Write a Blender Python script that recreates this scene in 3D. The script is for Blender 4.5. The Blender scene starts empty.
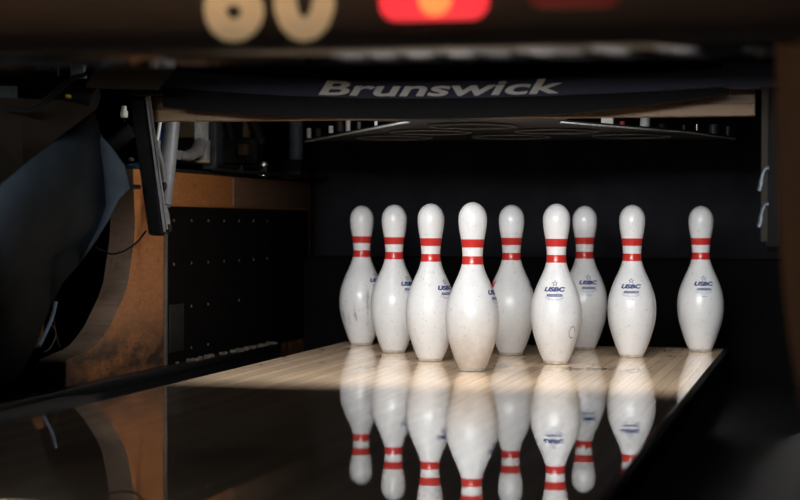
import bpy, bmesh, math, random
from mathutils import Vector, Matrix

random.seed(7)
SC = bpy.context.scene
COL = SC.collection
PI = math.pi

# ------------------------------------------------------------------ camera
CAM = Vector((0.7767, -4.1020, 0.3326))
YAW, PITCH, ROLL, FPX = 0.226357, 0.014337, -0.003311, 1850.6
RM = Matrix.Rotation(YAW, 3, 'Z') @ Matrix.Rotation(PI / 2 - PITCH, 3, 'X') @ Matrix.Rotation(-ROLL, 3, 'Z')


def ray(px, py):
    return (RM @ Vector((px - 400, 250 - py, -FPX))).normalized()


def on_x(px, py, x):
    d = ray(px, py); t = (x - CAM.x) / d.x
    return CAM + d * t


def on_y(px, py, y):
    d = ray(px, py); t = (y - CAM.y) / d.y
    return CAM + d * t


def on_z(px, py, z):
    d = ray(px, py); t = (z - CAM.z) / d.z
    return CAM + d * t


# black scuffs on the deck: centre x, y and reach in metres
SCUFFS = [(on_z(px, py, 0).x, on_z(px, py, 0).y, r) for px, py, r in ((502, 366, 0.050), (566, 369, 0.055), (600, 368, 0.05), (635, 371, 0.05), (424, 358, 0.03), (384, 356, 0.03))]

# ------------------------------------------------------------------ materials
def new_mat(name):
    m = bpy.data.materials.new(name)
    m.use_nodes = True
    nt = m.node_tree
    return m, nt, nt.nodes['Principled BSDF']


def N(nt, kind, **kw):
    n = nt.nodes.new(kind)
    for k, v in kw.items():
        setattr(n, k, v)
    return n


def mixc(nt, fac, a, b, mode='MIX'):
    n = N(nt, 'ShaderNodeMix', data_type='RGBA', blend_type=mode)
    for sock, v in ((n.inputs[0], fac), (n.inputs[6], a), (n.inputs[7], b)):
        if hasattr(v, 'links'):
            nt.links.new(v, sock)
        else:
            sock.default_value = (*v, 1) if isinstance(v, tuple) else v
    return n.outputs[2]


def ramp(nt, src, pts):
    r = N(nt, 'ShaderNodeValToRGB')
    el = r.color_ramp.elements
    while len(el) < len(pts):
        el.new(0.5)
    for e, (p, c) in zip(el, pts):
        e.position = p
        e.color = (c, c, c, 1) if isinstance(c, (int, float)) else (*c, 1)
    nt.links.new(src, r.inputs[0])
    return r.outputs[0]


def coords(nt, scale=(1, 1, 1), out='Object'):
    t = N(nt, 'ShaderNodeTexCoord')
    mp = N(nt, 'ShaderNodeMapping')
    mp.inputs['Scale'].default_value = scale
    nt.links.new(t.outputs[out], mp.inputs[0])
    return mp.outputs[0]


def noise(nt, vec, scale, detail=3, rough=0.55):
    n = N(nt, 'ShaderNodeTexNoise')
    n.inputs['Scale'].default_value = scale
    n.inputs['Detail'].default_value = detail
    n.inputs['Roughness'].default_value = rough
    nt.links.new(vec, n.inputs['Vector'])
    return n.outputs[0]


def plain(name, col, rough=0.5, metal=0.0, spec=0.5, var=0.35, scale=40, bump=0.0, stretch=(1, 1, 1)):
    """Paint, rubber or metal with slight uneven wear."""
    m, nt, b = new_mat(name)
    v = coords(nt, stretch)
    n = noise(nt, v, scale, 5)
    f = ramp(nt, n, [(0.3, 0.0), (0.7, 1.0)])
    dark = tuple(c * (1 - var) for c in col)
    nt.links.new(mixc(nt, f, dark, tuple(col)), b.inputs['Base Color'])
    b.inputs['Roughness'].default_value = rough
    b.inputs['Metallic'].default_value = metal
    b.inputs['Specular IOR Level'].default_value = spec
    if bump:
        bp = N(nt, 'ShaderNodeBump')
        bp.inputs['Strength'].default_value = bump
        bp.inputs['Distance'].default_value = 0.002
        nt.links.new(n, bp.inputs['Height'])
        nt.links.new(bp.outputs[0], b.inputs['Normal'])
    return m


def lane_material():
    m, nt, b = new_mat('lane maple boards')
    tc = N(nt, 'ShaderNodeTexCoord')
    sx = N(nt, 'ShaderNodeSeparateXYZ')
    nt.links.new(tc.outputs['Object'], sx.inputs[0])
    div = N(nt, 'ShaderNodeMath', operation='DIVIDE'); div.inputs[1].default_value = 0.0272
    nt.links.new(sx.outputs['X'], div.inputs[0])
    fl = N(nt, 'ShaderNodeMath', operation='FLOOR'); nt.links.new(div.outputs[0], fl.inputs[0])
    fr = N(nt, 'ShaderNodeMath', operation='FRACT'); nt.links.new(div.outputs[0], fr.inputs[0])
    wn = N(nt, 'ShaderNodeTexWhiteNoise', noise_dimensions='1D')
    nt.links.new(fl.outputs[0], wn.inputs['W'])
    # grain, stretched along the boards and shifted from board to board
    cmb = N(nt, 'ShaderNodeCombineXYZ')
    mx = N(nt, 'ShaderNodeMath', operation='MULTIPLY'); mx.inputs[1].default_value = 170
    nt.links.new(sx.outputs['X'], mx.inputs[0])
    my = N(nt, 'ShaderNodeMath', operation='MULTIPLY_ADD'); my.inputs[1].default_value = 4.0
    nt.links.new(sx.outputs['Y'], my.inputs[0])
    w9 = N(nt, 'ShaderNodeMath', operation='MULTIPLY'); w9.inputs[1].default_value = 50
    nt.links.new(wn.outputs[0], w9.inputs[0]); nt.links.new(w9.outputs[0], my.inputs[2])
    nt.links.new(mx.outputs[0], cmb.inputs[0]); nt.links.new(my.outputs[0], cmb.inputs[1])
    g = noise(nt, cmb.outputs[0], 1.0, 4, 0.6)
    gf = ramp(nt, g, [(0.30, 0.0), (0.68, 1.0)])
    c1 = mixc(nt, gf, (0.66, 0.50, 0.345), (0.80, 0.63, 0.465))
    bf = ramp(nt, wn.outputs[0], [(0.0, 0.78), (1.0, 1.0)])
    c2 = mixc(nt, 1.0, c1, bf, 'MULTIPLY')
    seam = ramp(nt, fr.outputs[0], [(0.0, 0.45), (0.05, 1.0), (0.95, 1.0), (1.0, 0.45)])
    c3 = mixc(nt, 0.8, c2, seam, 'MULTIPLY')
    # black scuffs where the pins stand and slide
    v = coords(nt, (1.0, 0.35, 1))
    s1 = noise(nt, v, 60, 4, 0.7)
    s2 = noise(nt, coords(nt, (1, 0.6, 1)), 9, 2)
    p = N(nt, 'ShaderNodeMath', operation='MULTIPLY')
    nt.links.new(ramp(nt, s1, [(0.50, 0.0), (0.60, 1.0)]), p.inputs[0])
    nt.links.new(ramp(nt, s2, [(0.54, 0.0), (0.70, 0.85)]), p.inputs[1])
    my2 = N(nt, 'ShaderNodeMapRange'); my2.inputs[1].default_value = -0.06; my2.inputs[2].default_value = 0.06
    nt.links.new(sx.outputs['Y'], my2.inputs[0])
    p2 = N(nt, 'ShaderNodeMath', operation='MULTIPLY')
    nt.links.new(p.outputs[0], p2.inputs[0]); nt.links.new(my2.outputs[0], p2.inputs[1])
    acc = None
    for cx, cy, rad in SCUFFS:
        ds = N(nt, 'ShaderNodeVectorMath', operation='DISTANCE')
        mp2 = N(nt, 'ShaderNodeMapping'); mp2.inputs['Scale'].default_value = (1, 0.45, 0)
        nt.links.new(tc.outputs['Object'], mp2.inputs[0]); nt.links.new(mp2.outputs[0], ds.inputs[0])
        ds.inputs[1].default_value = (cx, cy * 0.45, 0)
        mr = N(nt, 'ShaderNodeMapRange', interpolation_type='SMOOTHSTEP')
        mr.inputs[1].default_value = rad; mr.inputs[2].default_value = rad * 0.2
        nt.links.new(ds.outputs['Value'], mr.inputs[0])
        if acc is None:
            acc = mr.outputs[0]
        else:
            mxn = N(nt, 'ShaderNodeMath', operation='MAXIMUM')
            nt.links.new(acc, mxn.inputs[0]); nt.links.new(mr.outputs[0], mxn.inputs[1]); acc = mxn.outputs[0]
    s3 = noise(nt, coords(nt, (1.0, 0.3, 1)), 42, 5, 0.75)
    q3 = N(nt, 'ShaderNodeMath', operation='MULTIPLY')
    nt.links.new(ramp(nt, s3, [(0.46, 0.0), (0.56, 1.0)]), q3.inputs[0]); nt.links.new(acc, q3.inputs[1])
    q4 = N(nt, 'ShaderNodeMath', operation='MAXIMUM')
    nt.links.new(p2.outputs[0], q4.inputs[0]); nt.links.new(q3.outputs[0], q4.inputs[1])
    c4 = mixc(nt, q4.outputs[0], c3, (0.03, 0.025, 0.025))
    nt.links.new(c4, b.inputs['Base Color'])
    b.inputs['Roughness'].default_value = 0.016
    b.inputs['IOR'].default_value = 1.52
    b.inputs['Coat Weight'].default_value = 0.6
    b.inputs['Coat Roughness'].default_value = 0.016
    b.inputs['Coat IOR'].default_value = 1.5
    # extra diffuse lobe added to brighten the boards at low angles
    df = N(nt, 'ShaderNodeBsdfDiffuse')
    nt.links.new(mixc(nt, 1.0, c4, (0.62, 0.585, 0.55), 'MULTIPLY'), df.inputs[0])
    ad = N(nt, 'ShaderNodeAddShader')
    nt.links.new(b.outputs[0], ad.inputs[0]); nt.links.new(df.outputs[0], ad.inputs[1])
    nt.links.new(ad.outputs[0], nt.nodes['Material Output'].inputs['Surface'])
    return m


def pin_material():
    m, nt, b = new_mat('white pin plastic')
    oi = N(nt, 'ShaderNodeObjectInfo')
    tc = N(nt, 'ShaderNodeTexCoord')
    off = N(nt, 'ShaderNodeVectorMath', operation='MULTIPLY_ADD')
    off.inputs[1].default_value = (1, 1, 1)
    nt.links.new(tc.outputs['Object'], off.inputs[0])
    r50 = N(nt, 'ShaderNodeMath', operation='MULTIPLY'); r50.inputs[1].default_value = 37.0
    nt.links.new(oi.outputs['Random'], r50.inputs[0])
    nt.links.new(r50.outputs[0], off.inputs[2])
    v = off.outputs[0]
    sp = ramp(nt, noise(nt, v, 160, 2, 0.5), [(0.63, 0.0), (0.70, 1.0)])         # fine specks
    big = ramp(nt, noise(nt, v, 14, 4, 0.6), [(0.45, 0.0), (0.75, 1.0)])         # cloudy scuffing
    sc = ramp(nt, noise(nt, v, 48, 5, 0.75), [(0.62, 0.0), (0.72, 1.0)])         # scratches
    c = mixc(nt, big, (0.84, 0.84, 0.835), (0.74, 0.745, 0.75))
    s = N(nt, 'ShaderNodeMath', operation='MULTIPLY'); s.inputs[1].default_value = 0.38
    nt.links.new(sp, s.inputs[0])
    c = mixc(nt, s.outputs[0], c, (0.36, 0.36, 0.38))
    s = N(nt, 'ShaderNodeMath', operation='MULTIPLY'); s.inputs[1].default_value = 0.35
    nt.links.new(sc, s.inputs[0])
    c = mixc(nt, s.outputs[0], c, (0.40, 0.40, 0.41))
    # oily brown lane dirt on the lower belly, per pin ("dirt" is set on each body)
    sx = N(nt, 'ShaderNodeSeparateXYZ'); nt.links.new(tc.outputs['Object'], sx.inputs[0])
    mr = N(nt, 'ShaderNodeMapRange', interpolation_type='SMOOTHSTEP')
    mr.inputs[1].default_value = 0.16; mr.inputs[2].default_value = 0.0
    nt.links.new(sx.outputs['Z'], mr.inputs[0])
    at = N(nt, 'ShaderNodeAttribute', attribute_type='OBJECT', attribute_name='dirt')
    d1 = N(nt, 'ShaderNodeMath', operation='MULTIPLY')
    nt.links.new(mr.outputs[0], d1.inputs[0]); nt.links.new(at.outputs['Fac'], d1.inputs[1])
    d2 = N(nt, 'ShaderNodeMath', operation='MULTIPLY')
    nt.links.new(d1.outputs[0], d2.inputs[0])
    nt.links.new(ramp(nt, noise(nt, v, 34, 5, 0.7), [(0.3, 0.55), (0.65, 1.0)]), d2.inputs[1])
    c = mixc(nt, d2.outputs[0], c, (0.52, 0.40, 0.29))
    bx = N(nt, 'ShaderNodeMapRange', interpolation_type='SMOOTHSTEP')
    bx.inputs[1].default_value = 0.165; bx.inputs[2].default_value = 0.125
    nt.links.new(sx.outputs['Z'], bx.inputs[0])
    bx2 = N(nt, 'ShaderNodeMapRange', interpolation_type='SMOOTHSTEP')
    bx2.inputs[1].default_value = 0.05; bx2.inputs[2].default_value = 0.09
    nt.links.new(sx.outputs['Z'], bx2.inputs[0])
    at2 = N(nt, 'ShaderNodeAttribute', attribute_type='OBJECT', attribute_name='streaks')
    k1 = N(nt, 'ShaderNodeMath', operation='MULTIPLY'); k2 = N(nt, 'ShaderNodeMath', operation='MULTIPLY'); k3 = N(nt, 'ShaderNodeMath', operation='MULTIPLY')
    nt.links.new(bx.outputs[0], k1.inputs[0]); nt.links.new(bx2.outputs[0], k1.inputs[1])
    nt.links.new(k1.outputs[0], k2.inputs[0]); nt.links.new(at2.outputs['Fac'], k2.inputs[1])
    nt.links.new(ramp(nt, noise(nt, coords(nt, (1, 1, 0.12)), 75, 4, 0.6), [(0.53, 0.0), (0.64, 1.0)]), k3.inputs[0])
    nt.links.new(k2.outputs[0], k3.inputs[1])
    c = mixc(nt, k3.outputs[0], c, (0.16, 0.16, 0.17))
    nt.links.new(c, b.inputs['Base Color'])
    b.inputs['Roughness'].default_value = 0.30
    b.inputs['Coat Weight'].default_value = 0.2
    b.inputs['Coat Roughness'].default_value = 0.2
    return m


def wood_material(name, ca, cb, dirt=0.0, rough=0.45, scale=(1, 6, 30)):
    m, nt, b = new_mat(name)
    g = noise(nt, coords(nt, scale), 6, 5, 0.65)
    c = mixc(nt, ramp(nt, g, [(0.3, 0.0), (0.7, 1.0)]), ca, cb)
    sp = ramp(nt, noise(nt, coords(nt), 45, 5, 0.75), [(0.56, 0.0), (0.70, 1.0)])
    k = N(nt, 'ShaderNodeMath', operation='MULTIPLY'); k.inputs[1].default_value = 0.6
    nt.links.new(sp, k.inputs[0])
    c = mixc(nt, k.outputs[0], c, tuple(x * 0.25 for x in ca))
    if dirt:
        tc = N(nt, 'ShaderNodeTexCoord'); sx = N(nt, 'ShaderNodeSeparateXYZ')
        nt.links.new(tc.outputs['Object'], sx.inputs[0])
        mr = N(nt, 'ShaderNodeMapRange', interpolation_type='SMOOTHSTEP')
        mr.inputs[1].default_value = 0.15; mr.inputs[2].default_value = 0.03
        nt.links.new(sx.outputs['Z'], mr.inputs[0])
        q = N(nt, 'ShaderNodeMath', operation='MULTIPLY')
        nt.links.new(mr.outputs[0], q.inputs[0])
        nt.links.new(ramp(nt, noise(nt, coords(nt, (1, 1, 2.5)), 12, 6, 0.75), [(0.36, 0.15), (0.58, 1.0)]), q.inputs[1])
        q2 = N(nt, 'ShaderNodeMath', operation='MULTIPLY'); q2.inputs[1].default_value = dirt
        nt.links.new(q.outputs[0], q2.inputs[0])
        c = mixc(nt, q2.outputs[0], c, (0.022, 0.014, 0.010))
    nt.links.new(c, b.inputs['Base Color'])
    b.inputs['Roughness'].default_value = rough
    return m


def glow(name, col, strength, base=None):
    m, nt, b = new_mat(name)
    b.inputs['Base Color'].default_value = (*(base or col), 1)
    b.inputs['Emission Color'].default_value = (*col, 1)
    b.inputs['Emission Strength'].default_value = strength
    b.inputs['Roughness'].default_value = 0.3
    return m


M = dict(
    lane=lane_material(), pin=pin_material(),
    red=plain('red neck stripe', (0.62, 0.035, 0.03), 0.25, var=0.15, scale=120),
    blue=plain('blue emblem ink', (0.008, 0.035, 0.19), 0.35, var=0.1),
    paleblue=plain('pale blue emblem ink', (0.20, 0.27, 0.42), 0.35, var=0.1),
    white_ink=plain('white emblem ink', (0.75, 0.77, 0.8), 0.35, var=0.1),
    emred=plain('red emblem ink', (0.6, 0.02, 0.03), 0.35, var=0.1),
    scuff=plain('grey brown scuff', (0.36, 0.31, 0.27), 0.5, var=0.5, scale=200),
    pinbase=plain('worn pin base ring', (0.62, 0.59, 0.52), 0.4, var=0.4, scale=60),
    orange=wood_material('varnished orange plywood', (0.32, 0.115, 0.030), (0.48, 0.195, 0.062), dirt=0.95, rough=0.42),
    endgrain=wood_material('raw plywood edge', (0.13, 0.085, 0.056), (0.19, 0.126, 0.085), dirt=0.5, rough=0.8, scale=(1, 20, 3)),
    darkwood=wood_material('dark brown board', (0.10, 0.055, 0.03), (0.17, 0.095, 0.055), rough=0.5, scale=(2, 2, 20)),
    tan=wood_material('tan wooden board', (0.22, 0.14, 0.078), (0.28, 0.185, 0.108), rough=0.6, scale=(2, 10, 30)),
    brown=plain('brown painted masking panel', (0.045, 0.028, 0.019), 0.6, var=0.12, scale=8),
    brownpost=wood_material('brown varnished post', (0.055, 0.029, 0.014), (0.075, 0.04, 0.02), rough=0.5, scale=(10, 10, 1)),
    digit=plain('tan number paint', (0.80, 0.60, 0.37), 0.6, var=0.05),
    trim=plain('glossy black trim', (0.008, 0.0075, 0.0075), 0.10, spec=0.06, var=0.2),
    black=plain('matte black metal', (0.003, 0.003, 0.0035), 0.75, spec=0.12, var=0.3),
    rubber=plain('black rubber sheet', (0.006, 0.0042, 0.0038), 0.85, spec=0.08, var=0.5, scale=20),
    curtain=plain('black pit cloth', (0.0155, 0.0158, 0.0185), 0.9, spec=0.05, var=0.35, scale=10),
    cushion=plain('black pit cushion', (0.004, 0.004, 0.004), 0.9, spec=0.05, var=0.35, scale=10),
    navy=plain('navy sweep plastic', (0.019, 0.021, 0.046), 0.55, spec=0.15, var=0.25, scale=30, stretch=(0.2, 1, 1)),
    letter=plain('grey sweep lettering', (0.50, 0.48, 0.45), 0.5, var=0.15),
    steel=plain('dull grey steel tube', (0.20, 0.205, 0.22), 0.5, metal=0.2, var=0.25, scale=35),
    casting=plain('pale grey casting', (0.42, 0.41, 0.40), 0.5, metal=0.1, var=0.3, scale=40),
    bluesteel=plain('blue grey painted steel', (0.24, 0.29, 0.37), 0.45, var=0.3),
    paletan=plain('pale tan board', (0.62, 0.44, 0.25), 0.6, var=0.15),
    galv=plain('galvanised steel', (0.80, 0.86, 0.89), 0.5, metal=0.0, var=0.45, scale=120),
    chrome=plain('bright steel', (0.78, 0.77, 0.74), 0.2, metal=0.9, var=0.15),
    darksteel=plain('dark blue grey steel', (0.10, 0.115, 0.14), 0.45, metal=0.4, var=0.35),
    machine=plain('greasy machine casting', (0.025, 0.023, 0.022), 0.6, metal=0.2, spec=0.3, var=0.5, scale=25),
    cover=plain('blue grey painted sheet steel', (0.038, 0.052, 0.067), 0.6, spec=0.10, var=0.3, scale=14),
    hood=plain('dark brown sheet cover', (0.028, 0.022, 0.017), 0.7, spec=0.12, var=0.3, scale=10),
    gutter=plain('black gutter plastic', (0.009, 0.009, 0.010), 0.38, spec=0.35, var=0.3, scale=12),
    strap=plain('bright blue strap', (0.02, 0.12, 0.42), 0.5, var=0.2),
    hose=plain('blue grey hose', (0.16, 0.22, 0.32), 0.5, var=0.2),
    cable=plain('black cable rubber', (0.006, 0.006, 0.006), 0.7, spec=0.1, var=0.2),
    beige=plain('beige painted steel', (0.11, 0.09, 0.072), 0.5, var=0.25),
    table=plain('dark grey table underside', (0.022, 0.021, 0.02), 0.45, metal=0.3, var=0.3, scale=12),
    whitep=plain('white plastic', (0.72, 0.72, 0.68), 0.4, var=0.1),
    yellow=plain('yellow plastic', (0.6, 0.42, 0.03), 0.4, var=0.1),
    redp=plain('red plastic', (0.45, 0.05, 0.04), 0.4, var=0.1),
    paleb=plain('pale blue painted steel', (0.30, 0.40, 0.47), 0.5, var=0.2),
    dust=plain('grey pit litter', (0.16, 0.13, 0.095), 0.9, var=0.6, scale=150),
    room=plain('dark painted room surface', (0.012, 0.011, 0.011), 0.9, spec=0.1, var=0.3, scale=3),
    concrete=plain('dark concrete', (0.02, 0.019, 0.018), 0.85, spec=0.2, var=0.4, scale=6),
    lens=glow('lit red lens', (1.0, 0.04, 0.055), 0.95, (0.5, 0.02, 0.02)),
    bulb=glow('glowing bulb behind the lens', (1.0, 0.24, 0.06), 1.25),
    lens_dim=glow('unlit red lens', (1.0, 0.05, 0.05), 0.02, (0.22, 0.015, 0.015)),
)


# ------------------------------------------------------------------ mesh building
class MB:
    def __init__(self):
        self.v, self.f, self.mi = [], [], []

    def add(self, verts, faces, mi=0):
        o = len(self.v)
        self.v += [Vector(p) for p in verts]
        self.f += [tuple(i + o for i in f) for f in faces]
        self.mi += [mi] * len(faces)
        return self

    def box(self, lo, hi, mi=0, mat=None):
        x0, y0, z0 = lo; x1, y1, z1 = hi
        vs = [Vector(p) for p in ((x0, y0, z0), (x1, y0, z0), (x1, y1, z0), (x0, y1, z0), (x0, y0, z1), (x1, y0, z1), (x1, y1, z1), (x0, y1, z1))]
        if mat is not None:
            vs = [mat @ p for p in vs]
        return self.add(vs, [(0, 3, 2, 1), (4, 5, 6, 7), (0, 1, 5, 4), (1, 2, 6, 5), (2, 3, 7, 6), (3, 0, 4, 7)], mi)

    def prism(self, poly, vec, mi=0, side_mi=None):
        n = len(poly); vec = Vector(vec)
        vs = [Vector(p) for p in poly] + [Vector(p) + vec for p in poly]
        self.add(vs, [tuple(range(n)), tuple(range(2 * n - 1, n - 1, -1))], mi)
        o = len(self.v) - 2 * n
        for i in range(n):
            j = (i + 1) % n
            self.f.append((o + i, o + i + n, o + j + n, o + j)); self.mi.append(mi if side_mi is None else side_mi)
        return self

    def tube(self, pts, r, seg=12, mi=0, closed=False):
        pts = [Vector(p) for p in pts]
        n = len(pts)
        rs = r if isinstance(r, (list, tuple)) else [r] * n
        up = Vector((0, 0, 1))
        rings, prev = [], None
        for i, p in enumerate(pts):
            a = pts[i - 1] if (i > 0 or closed) else p
            b = pts[(i + 1) % n] if (i < n - 1 or closed) else p
            t = (b - a).normalized()
            if prev is None:
                u = t.cross(up)
                if u.length < 1e-3:
                    u = t.cross(Vector((1, 0, 0)))
            else:
                u = prev - t * prev.dot(t)
            u.normalize(); prev = u
            w = t.cross(u)
            rings.append([p + (u * math.cos(2 * PI * k / seg) + w * math.sin(2 * PI * k / seg)) * rs[i] for k in range(seg)])
        fs = []
        for i in range(n if closed else n - 1):
            i2 = (i + 1) % n
            for k in range(seg):
                k2 = (k + 1) % seg
                fs.append((i * seg + k, i * seg + k2, i2 * seg + k2, i2 * seg + k))
        if not closed:
            fs.append(tuple(range(seg - 1, -1, -1)))
            fs.append(tuple((n - 1) * seg + k for k in range(seg)))
        return self.add([p for r_ in rings for p in r_], fs, mi)

    def lathe(self, prof, seg=48, mi=0, c=(0, 0, 0), caps=True):
        c = Vector(c); n = len(prof)
        vs = [c + Vector((r * math.cos(2 * PI * k / seg), r * math.sin(2 * PI * k / seg), z)) for r, z in prof for k in range(seg)]
        fs = []
        for i in range(n - 1):
            for k in range(seg):
                k2 = (k + 1) % seg
                fs.append((i * seg + k, i * seg + k2, (i + 1) * seg + k2, (i + 1) * seg + k))
        if caps:
            fs.append(tuple(range(seg - 1, -1, -1)))
            fs.append(tuple((n - 1) * seg + k for k in range(seg)))
        return self.add(vs, fs, mi)

    def build(self, name, mats, parent=None, smooth=0.6, bevel=0.0, origin=None, fix=True):
        me = bpy.data.meshes.new(name)
        org = Vector(origin) if origin is not None else Vector((0, 0, 0))
        me.from_pydata([p - org for p in self.v], [], self.f)
        mats = mats if isinstance(mats, (list, tuple)) else [mats]
        for m_ in mats:
            me.materials.append(m_)
        for p, i in zip(me.polygons, self.mi):
            p.material_index = i
        bm = bmesh.new(); bm.from_mesh(me)
        if fix:
            bmesh.ops.recalc_face_normals(bm, faces=bm.faces[:])
        if bevel:
            ed = [e for e in bm.edges if len(e.link_faces) == 2 and e.calc_face_angle(0) > 0.6]
            bmesh.ops.bevel(bm, geom=ed, offset=bevel, segments=2, profile=0.6, affect='EDGES', clamp_overlap=True)
        for f in bm.faces:
            f.smooth = smooth > 0
        for e in bm.edges:
            if len(e.link_faces) == 2 and e.calc_face_angle(0) > max(smooth, 0.01):
                e.smooth = False
        bm.to_mesh(me); bm.free()
        o = bpy.data.objects.new(name, me)
        COL.objects.link(o)
        if parent is not None:
            o.parent = parent
            o.location = org - world_loc(parent)
        else:
            o.location = org
        return o


def world_loc(o):
    p = Vector(o.location)
    while o.parent is not None:
        o = o.parent; p = p + Vector(o.location)
    return p


def tag(o, label=None, cat=None, group=None, kind=None):
    for k, v in (('label', label), ('category', cat), ('group', group), ('kind', kind)):
        if v:
            o[k] = v
    return o


def empty(name, loc, label, cat, group=None):
    o = bpy.data.objects.new(name, None)
    COL.objects.link(o); o.location = loc
    o.empty_display_size = 0.05
    return tag(o, label, cat, group)


def smooth_path(pts, n=8):
    pts = [Vector(p) for p in pts]
    out = []
    P = [pts[0] * 2 - pts[1]] + pts + [pts[-1] * 2 - pts[-2]]
    for i in range(1, len(P) - 2):
        a, b, c, d = P[i - 1], P[i], P[i + 1], P[i + 2]
        for k in range(n):
            t = k / n
            out.append(0.5 * ((2 * b) + (c - a) * t + (2 * a - 5 * b + 4 * c - d) * t * t + (3 * b - a - 3 * c + d) * t ** 3))
    out.append(pts[-1])
    return out


def text_flat(body, size=1.0, bold=0.0, shear=0.0, xs=1.0, spacing=1.0, maxlen=None):
    """Glyph faces as a flat list: verts (u, v) centred in u on 0 with the baseline at v = 0, and triangles."""
    cu = bpy.data.curves.new('glyphs', 'FONT')
    cu.body = body; cu.size = size; cu.offset = bold; cu.shear = shear; cu.space_character = spacing
    cu.align_x = 'CENTER'; cu.resolution_u = 4
    o = bpy.data.objects.new('glyphs', cu)
    COL.objects.link(o)
    bpy.context.view_layer.update()
    me = bpy.data.meshes.new_from_object(o.evaluated_get(bpy.context.evaluated_depsgraph_get()))
    bm = bmesh.new(); bm.from_mesh(me)
    bmesh.ops.remove_doubles(bm, verts=bm.verts[:], dist=1e-7)
    bmesh.ops.triangulate(bm, faces=bm.faces[:])
    if maxlen:
        for _ in range(3):
            ed = [e for e in bm.edges if e.calc_length() > maxlen]
            if not ed:
                break
            bmesh.ops.subdivide_edges(bm, edges=ed, cuts=1)
            bmesh.ops.triangulate(bm, faces=bm.faces[:])
    vs = [(v.co.x * xs, v.co.y) for v in bm.verts]
    bm.verts.index_update()
    fs = [tuple(v.index for v in f.verts) for f in bm.faces]
    bm.free()
    bpy.data.objects.remove(o); bpy.data.meshes.remove(me); bpy.data.curves.remove(cu)
    us = [u for u, _ in vs]
    mid = (min(us) + max(us)) / 2
    return [(u - mid, v) for u, v in vs], fs


def fit_text(body, width, height, **kw):
    """text_flat scaled so that its box is width x height with the lowest point at 0."""
    vs, fs = text_flat(body, **kw)
    u0, u1 = min(u for u, _ in vs), max(u for u, _ in vs)
    v0, v1 = min(v for _, v in vs), max(v for _, v in vs)
    return [((u - (u0 + u1) / 2) / (u1 - u0) * width, (v - v0) / (v1 - v0) * height) for u, v in vs], fs


def structure(o, label=None):
    o['kind'] = 'structure'
    if label:
        o['label'] = label
    return o


# ------------------------------------------------------------------ setting
structure(MB().box((-3.2, -6.5, -0.20), (3.2, 3.0, -0.135)).build('floor', M['concrete'], smooth=0), 'dark concrete floor under the lane and in the pit')
structure(MB().box((-3.3, -6.5, -0.20), (-3.2, 3.0, 3.2)).build('wall_left', M['room'], smooth=0), 'black wall far beyond the left machinery')
structure(MB().box((3.2, -6.5, -0.20), (3.3, 3.0, 3.2)).build('wall_right', M['room'], smooth=0), 'black wall far beyond the right kickback')
structure(MB().box((-3.3, 3.0, -0.20), (3.3, 3.1, 3.2)).build('wall_back', M['room'], smooth=0), 'black wall behind the pit')
structure(MB().box((-3.3, -1.7, 3.2), (3.3, 3.1, 3.3)).build('ceiling', M['room'], smooth=0), 'black ceiling above the machines')

LX0, LX1, LY0, LY1 = -0.540, 0.512, -6.4, 0.93
structure(MB().box((LX0, LY0, -0.135), (LX1, LY1, 0.0)).build('bowling_lane', M['lane'], smooth=0, bevel=0.002), 'polished maple lane and pin deck mirroring the pins')


def gutter_mesh(xa, xb, lip_out):
    """xa = lane side, xb = outer side; round channel that opens into a flat bed beside the pin deck."""
    mb = MB(); n = 16
    ys = [-6.4, -3, -1.6, -0.9, -0.62, -0.54, -0.46, -0.38, -0.30, -0.22, 0.2, 0.93]
    rings = []
    for y in ys:
        t = min(max((y + 0.62) / 0.40, 0), 1); t = t * t * (3 - 2 * t)
        ring = []
        for i in range(n + 1):
            s = i / n
            x = xa + (xb - xa) * (0.5 - 0.5 * math.cos(PI * s)) if t < 1 else xa + (xb - xa) * s
            xr = xa + (xb - xa) * (0.5 - 0.5 * math.cos(PI * s))
            xf = xa + (xb - xa) * min(max((s - 0.06) / 0.88, 0), 1)
            zr = -0.012 - 0.078 * math.sin(PI * s)
            zf = -0.012 if s < 0.03 or s > 0.97 else -0.095
            ring.append(Vector((xr + (xf - xr) * t, y, zr + (zf - zr) * t)))
        rings.append(ring)
    m = n + 1
    top = [p for r in rings for p in r]
    bot = [p + Vector((0, 0, -0.012)) for p in top]
    fs = []
    R_ = len(ys)
    for i in range(R_ - 1):
        for k in range(n):
            a, b_, c_, d_ = i * m + k, i * m + k + 1, (i + 1) * m + k + 1, (i + 1) * m + k
            fs.append((a, b_, c_, d_)); o = R_ * m
            fs.append((a + o, d_ + o, c_ + o, b_ + o))
    mb.add(top + bot, fs)
    return mb


gl = gutter_mesh(LX0 - 0.003, -0.728, -0.762).build('gutter', M['gutter'], smooth=0.7)
tag(gl, 'black gutter channel between the lane and the orange plywood kickback', 'gutter')
MB().box((-0.761, -6.4, -0.030), (-0.727, 0.93, -0.008)).build('outer_lip', M['gutter'], gl, bevel=0.002)
gr = gutter_mesh(LX1 + 0.003, 0.752, 0.762).build('gutter', M['gutter'], smooth=0.7)
tag(gr, 'glossy black gutter between the lane and the brown wooden post', 'gutter')
MB().box((LX1 + 0.001, -6.4, -0.03), (LX1 + 0.018, 0.93, 0.004)).build('edge_strip', M['black'], gr, bevel=0.003)
MB().box((0.752, -6.4, -0.030), (0.760, 0.93, -0.008)).build('outer_lip', M['gutter'], gr, bevel=0.002)

# right kickback wall, seen edge-on
structure(MB().box((0.764, -0.45, -0.135), (0.82, 1.36, 0.46)).build('trim_1', M['black'], smooth=0, bevel=0.002), 'black kickback board along the right of the pin deck')

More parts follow.
